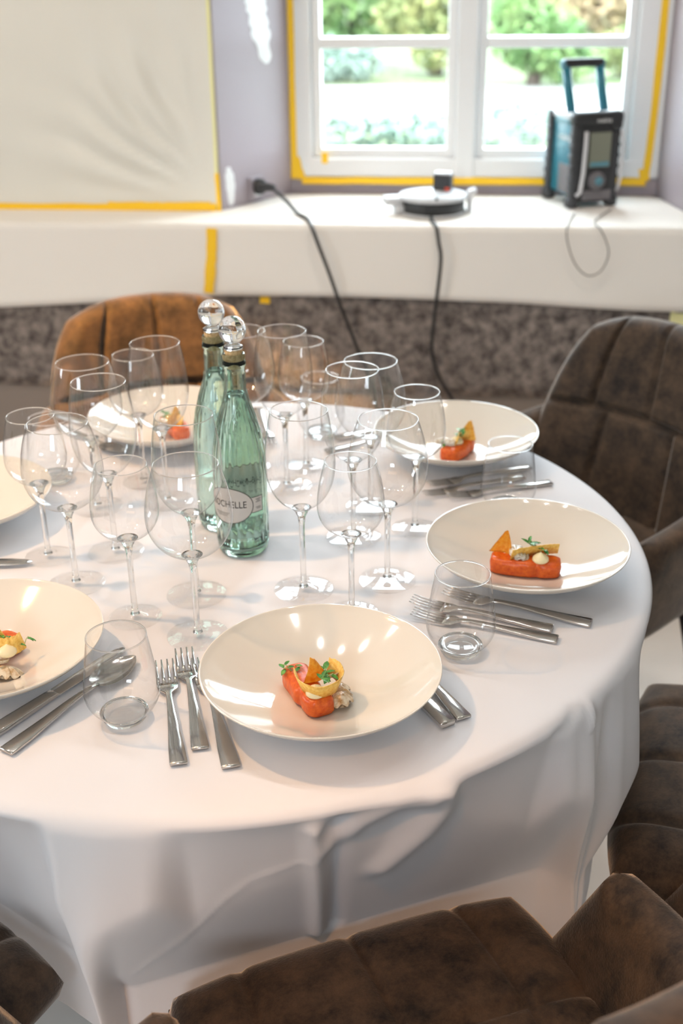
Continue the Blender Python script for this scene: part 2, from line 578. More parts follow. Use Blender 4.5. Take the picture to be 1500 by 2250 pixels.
# wrinkled masking film over the wall to the left of the window
bm = bmesh.new()
def film_fn(u, v):
    x = -2.6 + (2.6 - .342) * u
    z = .90 + 1.7 * v
    dx, dz = (x + .342), (z - .9)
    ang = math.atan2(dz + .02, -dx + .02)
    r = math.hypot(dx, dz)
    wr = .012 * math.sin(ang * 26 + 3 * noise.noise((x * 4, z * 4, 1))) * math.exp(-((r - .28) / .2) ** 2)
    wr += .013 * noise.noise((x * 5 + z * 3, z * 2.2 - x * 2, 4)) + .005 * noise.noise((x * 14 + z * 9, z * 7, 9)) * math.exp(-dz * 2.2)
    wr *= min(1, u * 10, (1 - u) * 18, v * 14)
    return (x, YS - .006 - max(-.004, wr + .004), z)
add_grid(bm, film_fn, 170, 120)
film = link_mesh('masking_film', bm, 'film')
tag(film, 'wrinkled pale masking film taped over the wall left of the window', 'film')

TAPES = 'yellow masking tape strips'
def tape(label, pts, w, m='tape', along='y', th=.0008, seed=0, group=TAPES):
    """strip of tape along pts with slightly ragged edges; 'along' names the axis it faces"""
    r = random.Random(seed)
    P = spline(pts, 6)
    bm = bmesh.new()
    rows = []
    nrm = {'y': Vector((0, -1, 0)), 'z': Vector((0, 0, 1))}[along]
    for i, p in enumerate(P):
        t = (P[min(i + 1, len(P) - 1)] - P[max(i - 1, 0)]).normalized()
        s = t.cross(nrm).normalized()
        a, b = w * .5 * r.uniform(.9, 1.1), w * .5 * r.uniform(.9, 1.12)
        rows.append([bm.verts.new(p + s * a), bm.verts.new(p - s * b), bm.verts.new(p - s * b + nrm * th), bm.verts.new(p + s * a + nrm * th)])
    for A, B in zip(rows, rows[1:]):
        for k in range(4):
            bm.faces.new((A[k], A[(k + 1) % 4], B[(k + 1) % 4], B[k]))
    bm.faces.new(rows[0])
    bm.faces.new(rows[-1])
    return tag(link_mesh('masking_tape', bm, m, None, False), label, 'tape', group)

tape('vertical yellow tape down the left side of the window frame', [(-.1715, 1.9295, .925), (-.170, 1.9295, 1.4), (-.1705, 1.9295, 2.25)], .017, seed=1)
tape('vertical yellow tape down the right side of the window frame', [(.808, 1.9295, .925), (.8155, 1.9295, 1.15), (.8165, 1.9295, 1.6), (.816, 1.9295, 2.25)], .019, seed=2)
tape('long horizontal yellow tape along the bottom of the window frame', [(-.15, 1.9285, .920), (.2, 1.9285, .921), (.5, 1.9285, .922), (.81, 1.9285, .922)], .020, seed=3)
tape('short slanted yellow tape at the lower left corner of the window', [(-.166, 1.928, .985), (-.158, 1.928, .950), (-.150, 1.928, .926)], .022, seed=4)
tape('tiny loose yellow tape end on the lower left of the white frame', [(-.083, 1.9285, .997), (-.083, 1.9285, .968)], .017, seed=5)
tape('short yellow tape piece at the lower right corner of the window', [(.800, 1.928, .958), (.806, 1.928, .928)], .026, seed=6)
tape('horizontal yellow tape along the bottom of the masking film', [(-2.5, YS - .012, .889), (-.95, YS - .012, .892), (-.62, YS - .012, .894), (-.345, YS - .012, .896)], .020, seed=7)
tape('doubled yellow tape piece over the film bottom near the corner', [(-.64, YS - .0138, .897), (-.55, YS - .0138, .898), (-.46, YS - .0138, .897), (-.36, YS - .0138, .900)], .022, seed=8)
tape('upright yellow tape at the lower right corner of the masking film', [(-.336, YS - .0135, .884), (-.337, YS - .0135, .93), (-.338, YS - .0135, .985)], .011, seed=9)
tape('pale yellow tape edge running up the right side of the film', [(-.339, YS - .0135, .985), (-.337, YS - .0135, 1.3), (-.335, YS - .0135, 2.5)], .008, 'pale_tape', seed=10)
tape('vertical yellow tape down the hanging paper below the window corner', [(-.322, YL - .0105, .878), (-.328, YL - .013, .80), (-.338, YL - .020, .712)], .026, seed=11)
tape('small yellow tape tab on the felt left of the black cords', [(-.206, YL - .0085, .693), (-.18, YL - .0085, .692)], .018, seed=12)
tape('yellow tape patch on the felt at the right beside the dark chair', [(.842, YL - .0085, .656), (.90, YL - .0085, .655)], .046, 'pale_tape', seed=13)

def streak(label, pts, w, seed):  # ragged white streak lying just proud of the reveal face
    r = random.Random(seed)
    bm = bmesh.new()
    d = Vector((.148, .255, 0)).normalized()
    nrm = Vector((.255, -.148, 0)).normalized()
    P = spline(pts, 8)
    rows = []
    for i, p in enumerate(P):
        q = i / (len(P) - 1)
        ww = w * (.25 + math.sin(PI * q) ** .6) * r.uniform(.8, 1.15)
        rows.append([bm.verts.new(p - d * ww / 2 + nrm * .0006), bm.verts.new(p + nrm * .0022), bm.verts.new(p + d * ww / 2 + nrm * .0006)])
    for A, B in zip(rows, rows[1:]):
        bm.faces.new((A[0], A[1], B[1], B[0]))
        bm.faces.new((A[1], A[2], B[2], B[1]))
    return tag(link_mesh('white_streak', bm, 'white_frame'), label, 'filler', 'white streaks')
def rv(f, z):
    return (-.330 + .148 * f, YS + .255 * f, z)
streak('long white smear high on the left window reveal', [rv(.52, 1.52), rv(.56, 1.42), rv(.62, 1.33), rv(.70, 1.24)], .065, 1)
streak('short white smear at the bottom edge of the reveal beside the film', [rv(.10, .995), rv(.12, .95), rv(.12, .893)], .03, 2)

# ================================================================== sockets, cords, reel and radio on the sill
t = thing('wall_socket', 'white double wall socket on the left window reveal with a plug', 'socket', (-.262, 1.795, .925), math.atan2(.255, .148))
box_obj('cover_plate', (0, -.006, .0), (.062, .008, .062), 'wall_paint', t, .003)
box_obj('socket_insert', (.004, -.010, -.012), (.036, .006, .022), 'white_frame', t, .002)
tag(t, 'small wall socket on the window reveal hidden behind the black plug', 'socket')
bm = bmesh.new()
add_lathe(bm, [(0, 0), (.021, 0), (.022, .004), (.021, .018), (.012, .026), (.010, .045), (.006, .055), (0, .055)], 20)
pc = thing('extension_cable', 'black cord with round plug running from the reveal socket over the left ledge', 'cord', (0, 0, 0))
plug = link_mesh('plug', bm, 'black_plastic', pc, True, (-.2535, 1.7795, .930), (PI / 2, 0, math.atan2(.255, .148) + 0.25))

bm = bmesh.new()
add_tube(bm, spline([(-.236, 1.738, .931), (-.205, 1.725, .936), (-.165, 1.69, .915), (-.12, 1.62, .892), (-.085, 1.55, .892), (-.066, 1.487, .886), (-.050, 1.474, .85), (-.02, 1.470, .77), (.01, 1.470, .68), (.045, 1.474, .585), (.085, 1.470, .48), (.11, 1.46, .36), (.13, 1.42, .2), (.16, 1.3, .03), (.2, 1.1, .006)], 7), .0047, 8)
link_mesh('cable', bm, 'cable', pc)
bm = bmesh.new()
add_tube(bm, spline([(.232, 1.574, .893), (.238, 1.53, .889), (.248, 1.487, .888), (.256, 1.474, .85), (.262, 1.472, .81), (.256, 1.470, .73), (.248, 1.470, .65), (.245, 1.472, .565), (.27, 1.470, .49), (.32, 1.46, .41), (.39, 1.42, .28), (.45, 1.35, .1), (.5, 1.2, .006)], 7), .0047, 8)
reel_cord = link_mesh('cord', bm, 'cable')
bm = bmesh.new()
add_tube(bm, spline([(.600, 1.66, .8895), (.58, 1.56, .8895), (.570, 1.489, .8885), (.572, 1.477, .86), (.588, 1.473, .815), (.610, 1.472, .785), (.634, 1.472, .774), (.660, 1.472, .788), (.674, 1.473, .825), (.668, 1.475, .855), (.650, 1.482, .8885), (.64, 1.54, .8895), (.66, 1.62, .8895), (.70, 1.72, .8895)], 7), .0017, 6)
tag(link_mesh('thin_cord', bm, 'thin_cord'), 'thin grey cord looping down over the ledge below the radio', 'cord')

reel = thing('cable_reel', 'flat round grey and black cable reel lying on the sill', 'cable reel', (.232, 1.672, ZS + .0045), .1)
bm = bmesh.new()
add_lathe(bm, [(0, .002), (.078, .002), (.083, .006), (.083, .034), (.08, .038), (0, .038)], 40)
link_mesh('drum', bm, 'black_plastic', reel)
reel_cord.parent = reel
reel_cord.matrix_parent_inverse = (Matrix.Translation(reel.location) @ Matrix.Rotation(.1, 4, 'Z')).inverted()
bm = bmesh.new()
add_lathe(bm, [(0, .036), (.088, .036), (.092, .04), (.088, .047), (.05, .054), (.02, .057), (0, .057)], 40)
link_mesh('top_disc', bm, 'grey_plastic', reel)
bm = bmesh.new()
add_lathe(bm, [(0, 0), (.085, 0), (.09, .003), (.085, .006), (0, .006)], 40)
link_mesh('bottom_disc', bm, 'grey_plastic', reel)
bm = bmesh.new()
add_box(bm, (-.105, -.012, .034), (.05, .05, .02), .2, .006)
add_box(bm, (-.088, -.012, .012), (.03, .045, .024), .2, .006)
link_mesh('grip', bm, 'grey_plastic', reel)
bm = bmesh.new()
add_box(bm, (.097, .0, .028), (.014, .03, .055), 0, .005)
add_box(bm, (.103, .0, .052), (.022, .032, .014), 0, .005, ry=-.35)
link_mesh('latch', bm, 'silver_plastic', reel)
box_obj('socket_flap', (-.012, -.083, .022), (.034, .01, .022), 'black_plastic', reel, .003)
box_obj('cord_notch', (.004, -.079, .046), (.006, .02, .014), 'black_plastic', reel, .002)

ad = thing('power_adapter', 'small dark box shaped adapter plugged on top of the cable reel', 'adapter', (.258, 1.682, ZS + .0595), -.25)
box_obj('housing', (0, 0, .021), (.046, .036, .042), 'dark_rubber', ad, .004)
box_obj('top_cover', (0, 0, .043), (.044, .034, .006), 'grey_plastic', ad, .002)
box_obj('switch', (.016, -.0185, .006), (.012, .004, .008), 'red_plastic', ad, .001)

# jobsite radio, front (display) turned to the right of the camera
rad = thing('radio', 'teal and black rugged jobsite radio with raised handle on the sill', 'radio', (.591, 1.729, ZS + .0045), math.atan2(.047, .123))
# local: +x along the display face to the right, +y towards the window
W_, D_, H_ = .128, .168, .250
bm = bmesh.new()
add_box(bm, (W_ / 2, D_ / 2, .020 + .105), (W_ - .016, D_ - .02, .205), 0, .012)
link_mesh('body', bm, 'teal_plastic', rad)
for name, x, y in (('corner_bumper', .008, .010), ('corner_bumper', W_ - .008, .010), ('corner_bumper', .008, D_ - .010), ('corner_bumper', W_ - .008, D_ - .010)):
    bm = bmesh.new()
    add_box(bm, (x, y, .119), (.022, .026, .228), 0, .007)
    add_box(bm, (x, y, .014), (.031, .034, .028), 0, .008)
    for k in range(6):
        add_box(bm, (x, y, .05 + k * .027), (.0245, .0285, .010), 0, .003)
    link_mesh(name, bm, 'dark_rubber', rad)
bm = bmesh.new()
add_box(bm, (W_ / 2, .004, .120), (W_ - .03, .02, .215), 0, .004)
link_mesh('front_panel', bm, 'black_plastic', rad)
bm = bmesh.new()
add_box(bm, (W_ / 2, .010, .226), (W_ + .014, .045, .034), 0, .012)
add_box(bm, (W_ / 2 + .052, .004, .216), (.032, .035, .04), 0, .01)
link_mesh('top_bumper', bm, 'black_plastic', rad)
bm = bmesh.new()
add_box(bm, (W_ / 2, D_ / 2 + .006, .226), (W_ - .006, D_ - .03, .020), 0, .007)
link_mesh('top_cover', bm, 'silver_plastic', rad)
disp = box_obj('display', (W_ / 2 + .008, -.0075, .148), (.060, .006, .088), 'screen', rad, .002)
box_obj('button_row', (W_ / 2 + .008, -.0105, .112), (.054, .004, .012), 'pale_teal', disp, .002)
bm = bmesh.new()
add_tube(bm, [(.028, -.013, .196), (.026, -.018, .16), (.024, -.018, .09), (.020, -.015, .042), (.013, -.008, .034)], .0052, 10)
link_mesh('guard_bar', bm, 'silver_plastic', rad)
bm = bmesh.new()
add_tube(bm, [(W_ + .004, -.004, .196), (W_ + .008, -.008, .16), (W_ + .007, -.008, .07), (W_ + .003, -.003, .04)], .0045, 10)
link_mesh('guard_bar', bm, 'silver_plastic', rad)
bm = bmesh.new()
add_lathe(bm, [(0, 0), (.024, 0), (.024, .006), (.019, .010), (0, .010)], 32)
dial = link_mesh('tuning_dial', bm, 'speaker_mesh', rad, True, (W_ / 2 + .004, -.005, .070), (PI / 2, 0, 0))
bm = bmesh.new()
add_lathe(bm, [(0, .009), (.011, .009), (.011, .014), (.008, .016), (0, .016)], 24)
link_mesh('dial_center', bm, 'pale_teal', dial, True, (.003, 0, 0))
box_obj('lower_panel', (W_ / 2 + .008, -.006, .032), (.082, .006, .026), 'speaker_mesh', rad, .003)
bm = text_mesh('makita', .0155)
bmesh.ops.transform(bm, matrix=Matrix.Translation((W_ / 2 + .012, -.0135, .222)) @ Matrix.Rotation(PI / 2, 4, 'X'), verts=bm.verts[:])
link_mesh('lettering', bm, 'white_print', rad, False)
bm = text_mesh('makita', .026)
bmesh.ops.transform(bm, matrix=Matrix.Translation((.0072, .072, .172)) @ Matrix.Rotation(-PI / 2, 4, 'Z') @ Matrix.Rotation(PI / 2, 4, 'X'), verts=bm.verts[:])
link_mesh('lettering', bm, 'white_print', rad, False)
box_obj('speaker_grille', (.0078, .062, .068), (.005, .070, .074), 'speaker_mesh', rad, .002)
box_obj('side_handle_recess', (.0075, .085, .214), (.010, .085, .016), 'pale_teal', rad, .004)
h = thing('handle', '', '', (.02, .066, .225))
del h['label'], h['category']
h.parent = rad
for name, x in (('handle_post', .0), ('handle_post', .094)):
    bm = bmesh.new()
    add_tube(bm, [(x, .0, 0), (x - .006 + .002, .02, .06), (x - .012 + .004, .036, .122)], [.0125, .012, .0115], 10)
    link_mesh(name, bm, 'teal_plastic', h)
bm = bmesh.new()
add_box(bm, (.039, .037, .128), (.112, .028, .022), 0, .006)
link_mesh('handle_grip', bm, 'black_plastic', h)
for x in (-.012, .088):
    box_obj('handle_corner', (x, .036, .124), (.022, .024, .024), 'pale_teal', h, .006)

# ================================================================== table and cloth
TZ = 0.75
tb = thing('dining_table', 'round dining table hidden under the white tablecloth', 'table', (0, 0, 0))
bm = bmesh.new()
add_lathe(bm, [(0, .712), (.553, .712), (.560, .72), (.560, .735), (.553, .742), (0, .742)], 72)
link_mesh('tabletop', bm, 'bark', tb)
bm = bmesh.new()
add_lathe(bm, [(0, 0), (.26, 0), (.26, .02), (.05, .05), (.045, .6), (.16, .711), (0, .711)], 40)
link_mesh('pedestal', bm, 'leg_metal', tb)

CHAIRS = [('brown velvet chair nearest the camera, its quilted seat facing the front plate', -63, -.012, .010),
          ('brown velvet chair on the right, seat pushed against the cloth beside the right plate', -12, .085, .025),
          ('brown velvet chair by the felt at the right, quilted backrest fully visible', 44, -.015, .045),
          ('velvet chair lit orange by a lamp, backrest behind the left wine glasses', 112, .048, -.045),
          ('velvet chair cut off at the lower left corner of the table', -119, -.045, .035)]
FOLDS = [(-140, -.08), (-134, -.09), (-119, -.10), (-106, -.090), (-98, -.055), (-95, .030), (-91, .040), (-87, .028), (-82.5, -.050), (-75, -.066), (-70, -.070), (-62, -.085), (-57, -.055), (-50, -.060), (-42, -.045), (-38, .016), (-35.5, .034), (-33.5, .010), (-31, -.012), (-27, .020), (-23, .030), (-18, -.02), (-12, -.055), (0, -.05), (10, .00), (16, .02), (28, -.05), (44, -.08), (62, .0), (80, .035), (96, .0), (112, -.06), (130, .01), (142, .035), (156, .0), (172, -.06), (195, .0), (206, .025), (214, -.03), (220, -.08)]
def fold(a):
    a = (a + 140) % 360 - 140
    ks = FOLDS
    for i in range(len(ks) - 1):
        if ks[i][0] <= a <= ks[i + 1][0]:
            p0, p1, p2, p3 = ks[max(i - 1, 0)][1], ks[i][1], ks[i + 1][1], ks[min(i + 2, len(ks) - 1)][1]
            t = (a - ks[i][0]) / (ks[i + 1][0] - ks[i][0])
            t = t * t * (3 - 2 * t)
            return p1 + (p2 - p1) * t
    return ks[0][1]
RT = .584
# small drape ridges: (angle, depth below the table top) along each line, then width and height
RIDGES = [([(-57, .018, -68, -56), (-61.5, .020), (-65, .036), (-68, .068)], .016, .010),
          ([(-57, .016, -62, -55), (-55.8, .04), (-57.5, .085), (-61, .145)], .019, .012),
          ([(-70.2, .03, -71, -65), (-69.8, .09), (-68.6, .17), (-67, .28)], .010, .013),
          ([(-67.4, .03, -71, -65), (-67.2, .09), (-66.2, .17), (-64.5, .28)], .012, -.009),
          ([(-57.2, .020, -58, -56), (-57.0, .024)], .008, -.006),
          ([(-70.5, .086, -90, -70), (-76.5, .106), (-79.5, .132), (-83, .18), (-87, .25)], .004, .0014),
          ([(-37.5, .004, -42, -33), (-39, .012), (-41, .016)], .007, -.004),
          ([(-35, .006, -38, -32), (-35.5, .03)], .005, .006)]
def cloth_fn(u, v):
    deg = -180 + 360 * u
    a = math.radians(deg)
    if v < .45:
        r = RT * (v / .45)
        z = TZ + .0012 * noise.noise((r * math.cos(a) * 5, r * math.sin(a) * 5, 2))
        return (r * math.cos(a), r * math.sin(a), z)
    t = (v - .45) / .55
    L = .42 * t
    f = fold(deg)
    # rounded table edge, then the hang
    R0 = .018
    if L < R0 * 1.57:
        q = L / R0
        r = RT + R0 * math.sin(q)
        z = TZ - R0 * (1 - math.cos(q))
    else:
        r = RT + R0
        z = TZ - R0 - (L - R0 * 1.57)
    d = max(0, (TZ - z - .01)) / .30
    r += f * (min(d, 1.4) ** .8 if f > 0 else min(d, 1.4) ** .62) * 1.05
    r += .004 * noise.noise((math.cos(a) * 4, math.sin(a) * 4, z * 5)) * min(1, d * 2)
    x, y = r * math.cos(a), r * math.sin(a)
    for _, cdeg, cx, cy in CHAIRS:           # the seat fronts push the hanging cloth in
        t = math.radians(cdeg - 90)
        lx = (x - cx) * math.cos(t) + (y - cy) * math.sin(t)
        ly = -(x - cx) * math.sin(t) + (y - cy) * math.cos(t)
        if ly > .3 and abs(lx) < .34:
            k = max(0, min(1, (.34 - abs(lx)) / .07))
            k = k * k * (3 - 2 * k)
            sh = -cx * math.sin(t) + cy * math.cos(t)
            lim = .484 + (.105 - min(0, sh)) / .245 * max(0, z - .455)
            if ly > lim - .008:
                over = ly - (lim - .008)
                new = lim - .008 + .008 * (1 - math.exp(-over / .008))
                ly2 = ly + (new - ly) * k
                x += -math.sin(t) * (ly2 - ly)
                y += math.cos(t) * (ly2 - ly)
    for line, wd, amp in RIDGES:
        if line[0][2] - 14 < deg < line[0][3] + 14:
            q = Vector((deg * .0103, TZ - z))
            best = 9
            for (a0, d0, *_), (a1, d1, *_) in zip(line, line[1:]):
                p0, p1 = Vector((a0 * .0103, d0)), Vector((a1 * .0103, d1))
                e = p1 - p0
                tt = max(0, min(1, (q - p0).dot(e) / e.length_squared))
                best = min(best, (q - p0 - e * tt).length)
            g = amp * math.exp(-(best / wd) ** 2)
            x += g * math.cos(a)
            y += g * math.sin(a)
    return (x, y, z)
bm = bmesh.new()
NU, NV = 900, 150
V = []
ctr = bm.verts.new((0, 0, TZ))
for i in range(NU):
    V.append([bm.verts.new(cloth_fn(i / NU, .015 + .985 * j / NV)) for j in range(NV + 1)])
for i in range(NU):
    k = (i + 1) % NU
    bm.faces.new((ctr, V[i][0], V[k][0]))
    for j in range(NV):
        bm.faces.new((V[i][j], V[k][j], V[k][j + 1], V[i][j + 1]))
cloth = link_mesh('tablecloth', bm, 'cloth')
tag(cloth, 'white tablecloth draped in soft folds over the round table', 'tablecloth')

# ================================================================== chairs
def groove_lines(us, vs, w, depth):
    def g(u, v):
        s = 0
        for c in us:
            s = max(s, math.exp(-((u - c) / w) ** 2))
        for c in vs:
            s = max(s, math.exp(-((v - c) / w) ** 2))
        return depth * s
    return g

def make_chair(label):
    ch = thing('dining_chair', label, 'chair', group='velvet chairs around the table')
    # local +y points away from the table; seat front at y=.50
    def smap(u, v):                       # square -> rounded rectangle
        a, b = 2 * u - 1, 2 * v - 1
        k = .30
        return a * math.sqrt(1 - k * b * b * .5 * abs(b)), b * math.sqrt(1 - k * a * a * .5 * abs(a))
    def seat_c(u, v):
        a, b = smap(u, v)
        return (a * .238, .745 + b * .247, .445 + .012 * (1 - a * a) * (1 - b * b) - .006 * max(0, -b) ** 3)
    bm = bmesh.new()
    add_pad(bm, seat_c, lambda u, v: (0, 0, 1), .085, 64, 60,
            groove_lines((.2, .5, .8), (.40, .72), .016, .010), .13)
    link_mesh('seat', bm, 'velvet', ch)
    def back_c(u, v):
        a = 2 * u - 1
        b = 2 * v - 1
        top = max(0, b)
        hw = (.262 - .062 * v) * (1 - .16 * top ** 3.5)
        zz = .44 + .425 * v - .035 * (abs(a) ** 3.2) * top ** 1.2
        y = .955 + .085 * v - .085 * a * a * (1 - .55 * v)
        return (a * hw, y, zz)
    bm = bmesh.new()
    def bg_(u, v):
        g = groove_lines((), (.56,), .013, .020)(u, v)
        us = (.22, .52, .80) if v > .56 else (.30, .68)
        return max(g, groove_lines(us, (), .012, .018)(u, v))
    add_pad(bm, back_c, lambda u, v: (.5 * (1 - 2 * u), -1, .2), .075, 72, 72, bg_, .09)
    link_mesh('backrest', bm, 'velvet', ch)
    for s in (-1, 1):
        def arm_c(u, v, s=s):
            y0 = .560 + .105 * v
            y1 = .985
            y = y0 + (y1 - y0) * u
            ztop = .612 + .045 * u
            z = .385 + .02 * u + (ztop - .385 - .02 * u) * v
            x = .224 + .034 * v - .03 * u * u + .008 * math.sin(PI * u)
            return (s * x, y, z)
        bm = bmesh.new()
        add_pad(bm, arm_c, lambda u, v, s=s: (-s, -.15, -.1), .058, 36, 32, None, .16)
        link_mesh('armrest', bm, 'velvet', ch)
    bm = bmesh.new()
    add_pad(bm, lambda u, v: ((2 * u - 1) * .235, .60 + .38 * v, .400), lambda u, v: (0, 0, 1), .03, 20, 16, None, .1)
    link_mesh('seat_base', bm, 'velvet', ch)
    for sx in (-1, 1):
        for (y, ye) in ((.60, .57), (.90, .97)):
            bm = bmesh.new()
            add_tube(bm, [(sx * .19, y, .392), (sx * .215, (y + ye) / 2, .2), (sx * .24, ye, 0)], [.014, .012, .009], 10)
            link_mesh('leg', bm, 'leg_metal', ch)
    return ch
proto = None
for lab, deg, dx, dy in CHAIRS:
    if proto is None:
        proto = o = make_chair(lab)
    else:
        o = copy_tree(proto)
        o['label'] = lab
    o.rotation_euler = (0, 0, math.radians(deg) - PI / 2)
    o.location = (dx, dy, 0)

# ================================================================== plates
PLATES = {'E': ((.187, -.378), -64), 'D': ((.427, -.052), -7), 'B': ((.323, .348), 47), 'A': ((-.176, .390), 114), 'M': ((-.409, .044), 174), 'L': ((-.213, -.348), -121)}
PLAB = {'E': 'wide cream bowl plate nearest the camera with salmon in its middle',
        'D': 'wide cream bowl plate at the right edge of the table beside the water tumbler',
        'B': 'cream bowl plate at the far right, half behind the wine glasses',
        'A': 'cream bowl plate at the far left behind glasses in front of the orange lit chair',
        'M': 'cream bowl plate at the left edge of the table, cut off, holding no visible food',
        'L': 'cream bowl plate at the lower left, half outside the picture'}
def plate_mesh():
    bm = bmesh.new()
    P = [(0, .0065), (.02, .0065), (.04, .0072)]
    for i in range(1, 15):
        t = i / 14
        P.append((.04 + .093 * t, .0072 + .0412 * t ** 1.35))
    P += [(.1345, .0500), (.1358, .0503), (.1362, .0495), (.1355, .0482)]
    for i in range(13, -1, -1):
        t = i / 14
        P.append((.046 + .089 * t, .0022 + .0425 * t ** 1.3))
    P += [(.044, 0.0), (.038, 0.0), (.036, .002), (0, .002)]
    add_lathe(bm, P, 96)
    return bm
pproto = None
for k, (c, a) in PLATES.items():
    if pproto is None:
        pproto = o = link_mesh('bowl_plate', plate_mesh(), 'porcelain')
    else:
        o = pproto.copy()
        COL.objects.link(o)
    o.location = (c[0], c[1], TZ + .0012)
    tag(o, PLAB[k], 'plate', 'cream bowl plates')

# ---- food, one portion per plate; local +y points to the diner
def bar_mesh(seed, L=.086, Wd=.032, H=.024):
    bm = bmesh.new()
    def fn(u, v):
        y = (u - .5) * L
        e = (1 - abs(2 * u - 1) ** 10) ** (1 / 3.2)
        e = max(e, .02)
        a = 2 * PI * v
        ca, sa = math.cos(a), math.sin(a)
        p = 4.5
        k = (abs(ca) ** p + abs(sa) ** p) ** (-1 / p)
        nz = 1 + .09 * noise.noise((y * 60, ca * 2 + seed, sa * 2))
        notch = 1 - .16 * math.exp(-((u - .66) / .05) ** 2)
        return (ca * k * Wd / 2 * e * nz * notch + .004 * math.sin(u * 3.0), y, H / 2 + sa * k * H / 2 * (e ** .6) * (nz if sa > 0 else 1))
    V = add_grid(bm, fn, 44, 28)
    bmesh.ops.remove_doubles(bm, verts=bm.verts[:], dist=.0003)
    bmesh.ops.holes_fill(bm, edges=[e for e in bm.edges if e.is_boundary])
    return bm

def ribbon_mesh(pts, w, th, tilt=0.0, seed=0, taper=None):
    bm = bmesh.new()
    P = spline(pts, 8)
    rows = []
    for i, p in enumerate(P):
        t = (P[min(i + 1, len(P) - 1)] - P[max(i - 1, 0)]).normalized()
        wv = Vector((tilt * t.y, -tilt * t.x, 1)).normalized()
        nv = t.cross(wv).normalized()
        q = i / (len(P) - 1)
        ww = w * (taper(q) if taper else 1) * (1 + .16 * noise.noise((i * .4, seed, 0)))
        rows.append([bm.verts.new(p + wv * ww / 2 + nv * th / 2), bm.verts.new(p - wv * ww / 2 + nv * th / 2),
                     bm.verts.new(p - wv * ww / 2 - nv * th / 2), bm.verts.new(p + wv * ww / 2 - nv * th / 2)])
    for A, B in zip(rows, rows[1:]):
        for k in range(4):
            bm.faces.new((A[k], A[(k + 1) % 4], B[(k + 1) % 4], B[k]))
    bm.faces.new(rows[0])
    bm.faces.new(rows[-1])
    return bm

def shard_mesh(seed):
    bm = bmesh.new()
    def fn(u, v):
        w = (1 - v) * .5 + .06
        x = (u - .5) * .030 * 2 * w + .006 * v
        z = .034 * v
        return (x, .004 * math.sin(v * 2.4) + .003 * math.sin(u * 4 + seed), z + .002 * noise.noise((u * 4, v * 4, seed)))
    add_grid(bm, fn, 10, 12)
    g = bmesh.ops.solidify(bm, geom=bm.faces[:], thickness=.0014)
    return bm

def dollop_mesh():
    bm = bmesh.new()
    add_lathe(bm, [(0, 0), (.009, 0), (.0112, .0025), (.0105, .006), (.007, .0095), (.003, .0118), (.0008, .0135), (0, .014)], 24)
    return bm

def mushroom_mesh(seed):
    bm = bmesh.new()
    def fn(u, v):
        a = 2 * PI * u
        r = v * (.0145 + .0025 * math.sin(a * 2 + seed) + .0016 * math.sin(a * 7 + seed))
        z = .0105 * (1 - v ** 2.2) + .0022 * math.sin(a * 9 + seed) * v ** 2 + .002
        return (r * math.cos(a) * 1.15, r * math.sin(a) * .9, z)
    add_grid(bm, lambda u, v: fn(u, v), 56, 12, True)
    def fn2(u, v):
        p = Vector(fn(u, v))
        p.z = max(.0, p.z - .004 - .004 * (1 - v))
        return p
    add_grid(bm, fn2, 56, 12, True)
    bmesh.ops.remove_doubles(bm, verts=bm.verts[:], dist=.00005)
    return bm

def oyster_mesh(seed):
    bm = bmesh.new()
    for k, (dz, s) in enumerate(((0, 1.0), (.0035, .85), (.0065, .66))):
        def fn(u, v, dz=dz, s=s, k=k):
            a = 2 * PI * u
            r = v * s * (.0155 + .0014 * math.sin(a * 3 + seed + k))
            return (r * math.cos(a) * 1.3 + .002 * k, r * math.sin(a) * .75 - .002 * k, dz + .003 * (1 - v) + .0011 * math.sin(a * 6 + k) * v)
        add_grid(bm, fn, 40, 6, True)
    bmesh.ops.remove_doubles(bm, verts=bm.verts[:], dist=.00005)
    bmesh.ops.solidify(bm, geom=bm.faces[:], thickness=.0013)
    return bm

def herb(label, loc, rz, seed, n=7, s=1.0):
    t = thing('herb_sprig', label, 'herb', loc, rz, 'herb garnish')
    r = random.Random(seed)
    bm = bmesh.new()
    tips = []
    for k in range(3):
        a = r.uniform(0, 2 * PI)
        tip = Vector((math.cos(a) * .010 * s, math.sin(a) * .010 * s, r.uniform(.006, .013) * s))
        add_tube(bm, spline([(0, 0, 0), tip * .5 + Vector((0, 0, .003)), tip], 4), .0005, 5)
        tips.append(tip)
    link_mesh('stalk', bm, 'stalk', t)
    bm = bmesh.new()
    for k in range(n):
        base = tips[k % 3] * r.uniform(.55, 1.0)
        a = r.uniform(0, 2 * PI)
        el = r.uniform(-.2, .8)
        d = Vector((math.cos(a) * math.cos(el), math.sin(a) * math.cos(el), math.sin(el)))
        sd = d.cross(Vector((0, 0, 1))).normalized()
        nn = sd.cross(d)
        L, Wd = r.uniform(.006, .0105) * s, r.uniform(.0016, .0026) * s
        ring = []
        for i in range(7):
            q = i / 6
            w = Wd * math.sin(PI * min(1, q * .96 + .02)) ** .8
            c = base + d * L * q - nn * .003 * q * q * s
            ring.append((bm.verts.new(c + sd * w + nn * .0006), bm.verts.new(c - nn * .0003), bm.verts.new(c - sd * w + nn * .0006)))
        for A, B in zip(ring, ring[1:]):
            bm.faces.new((A[0], A[1], B[1], B[0]))
            bm.faces.new((A[1], A[2], B[2], B[1]))
    link_mesh('leaves', bm, 'herb', t)
    return t

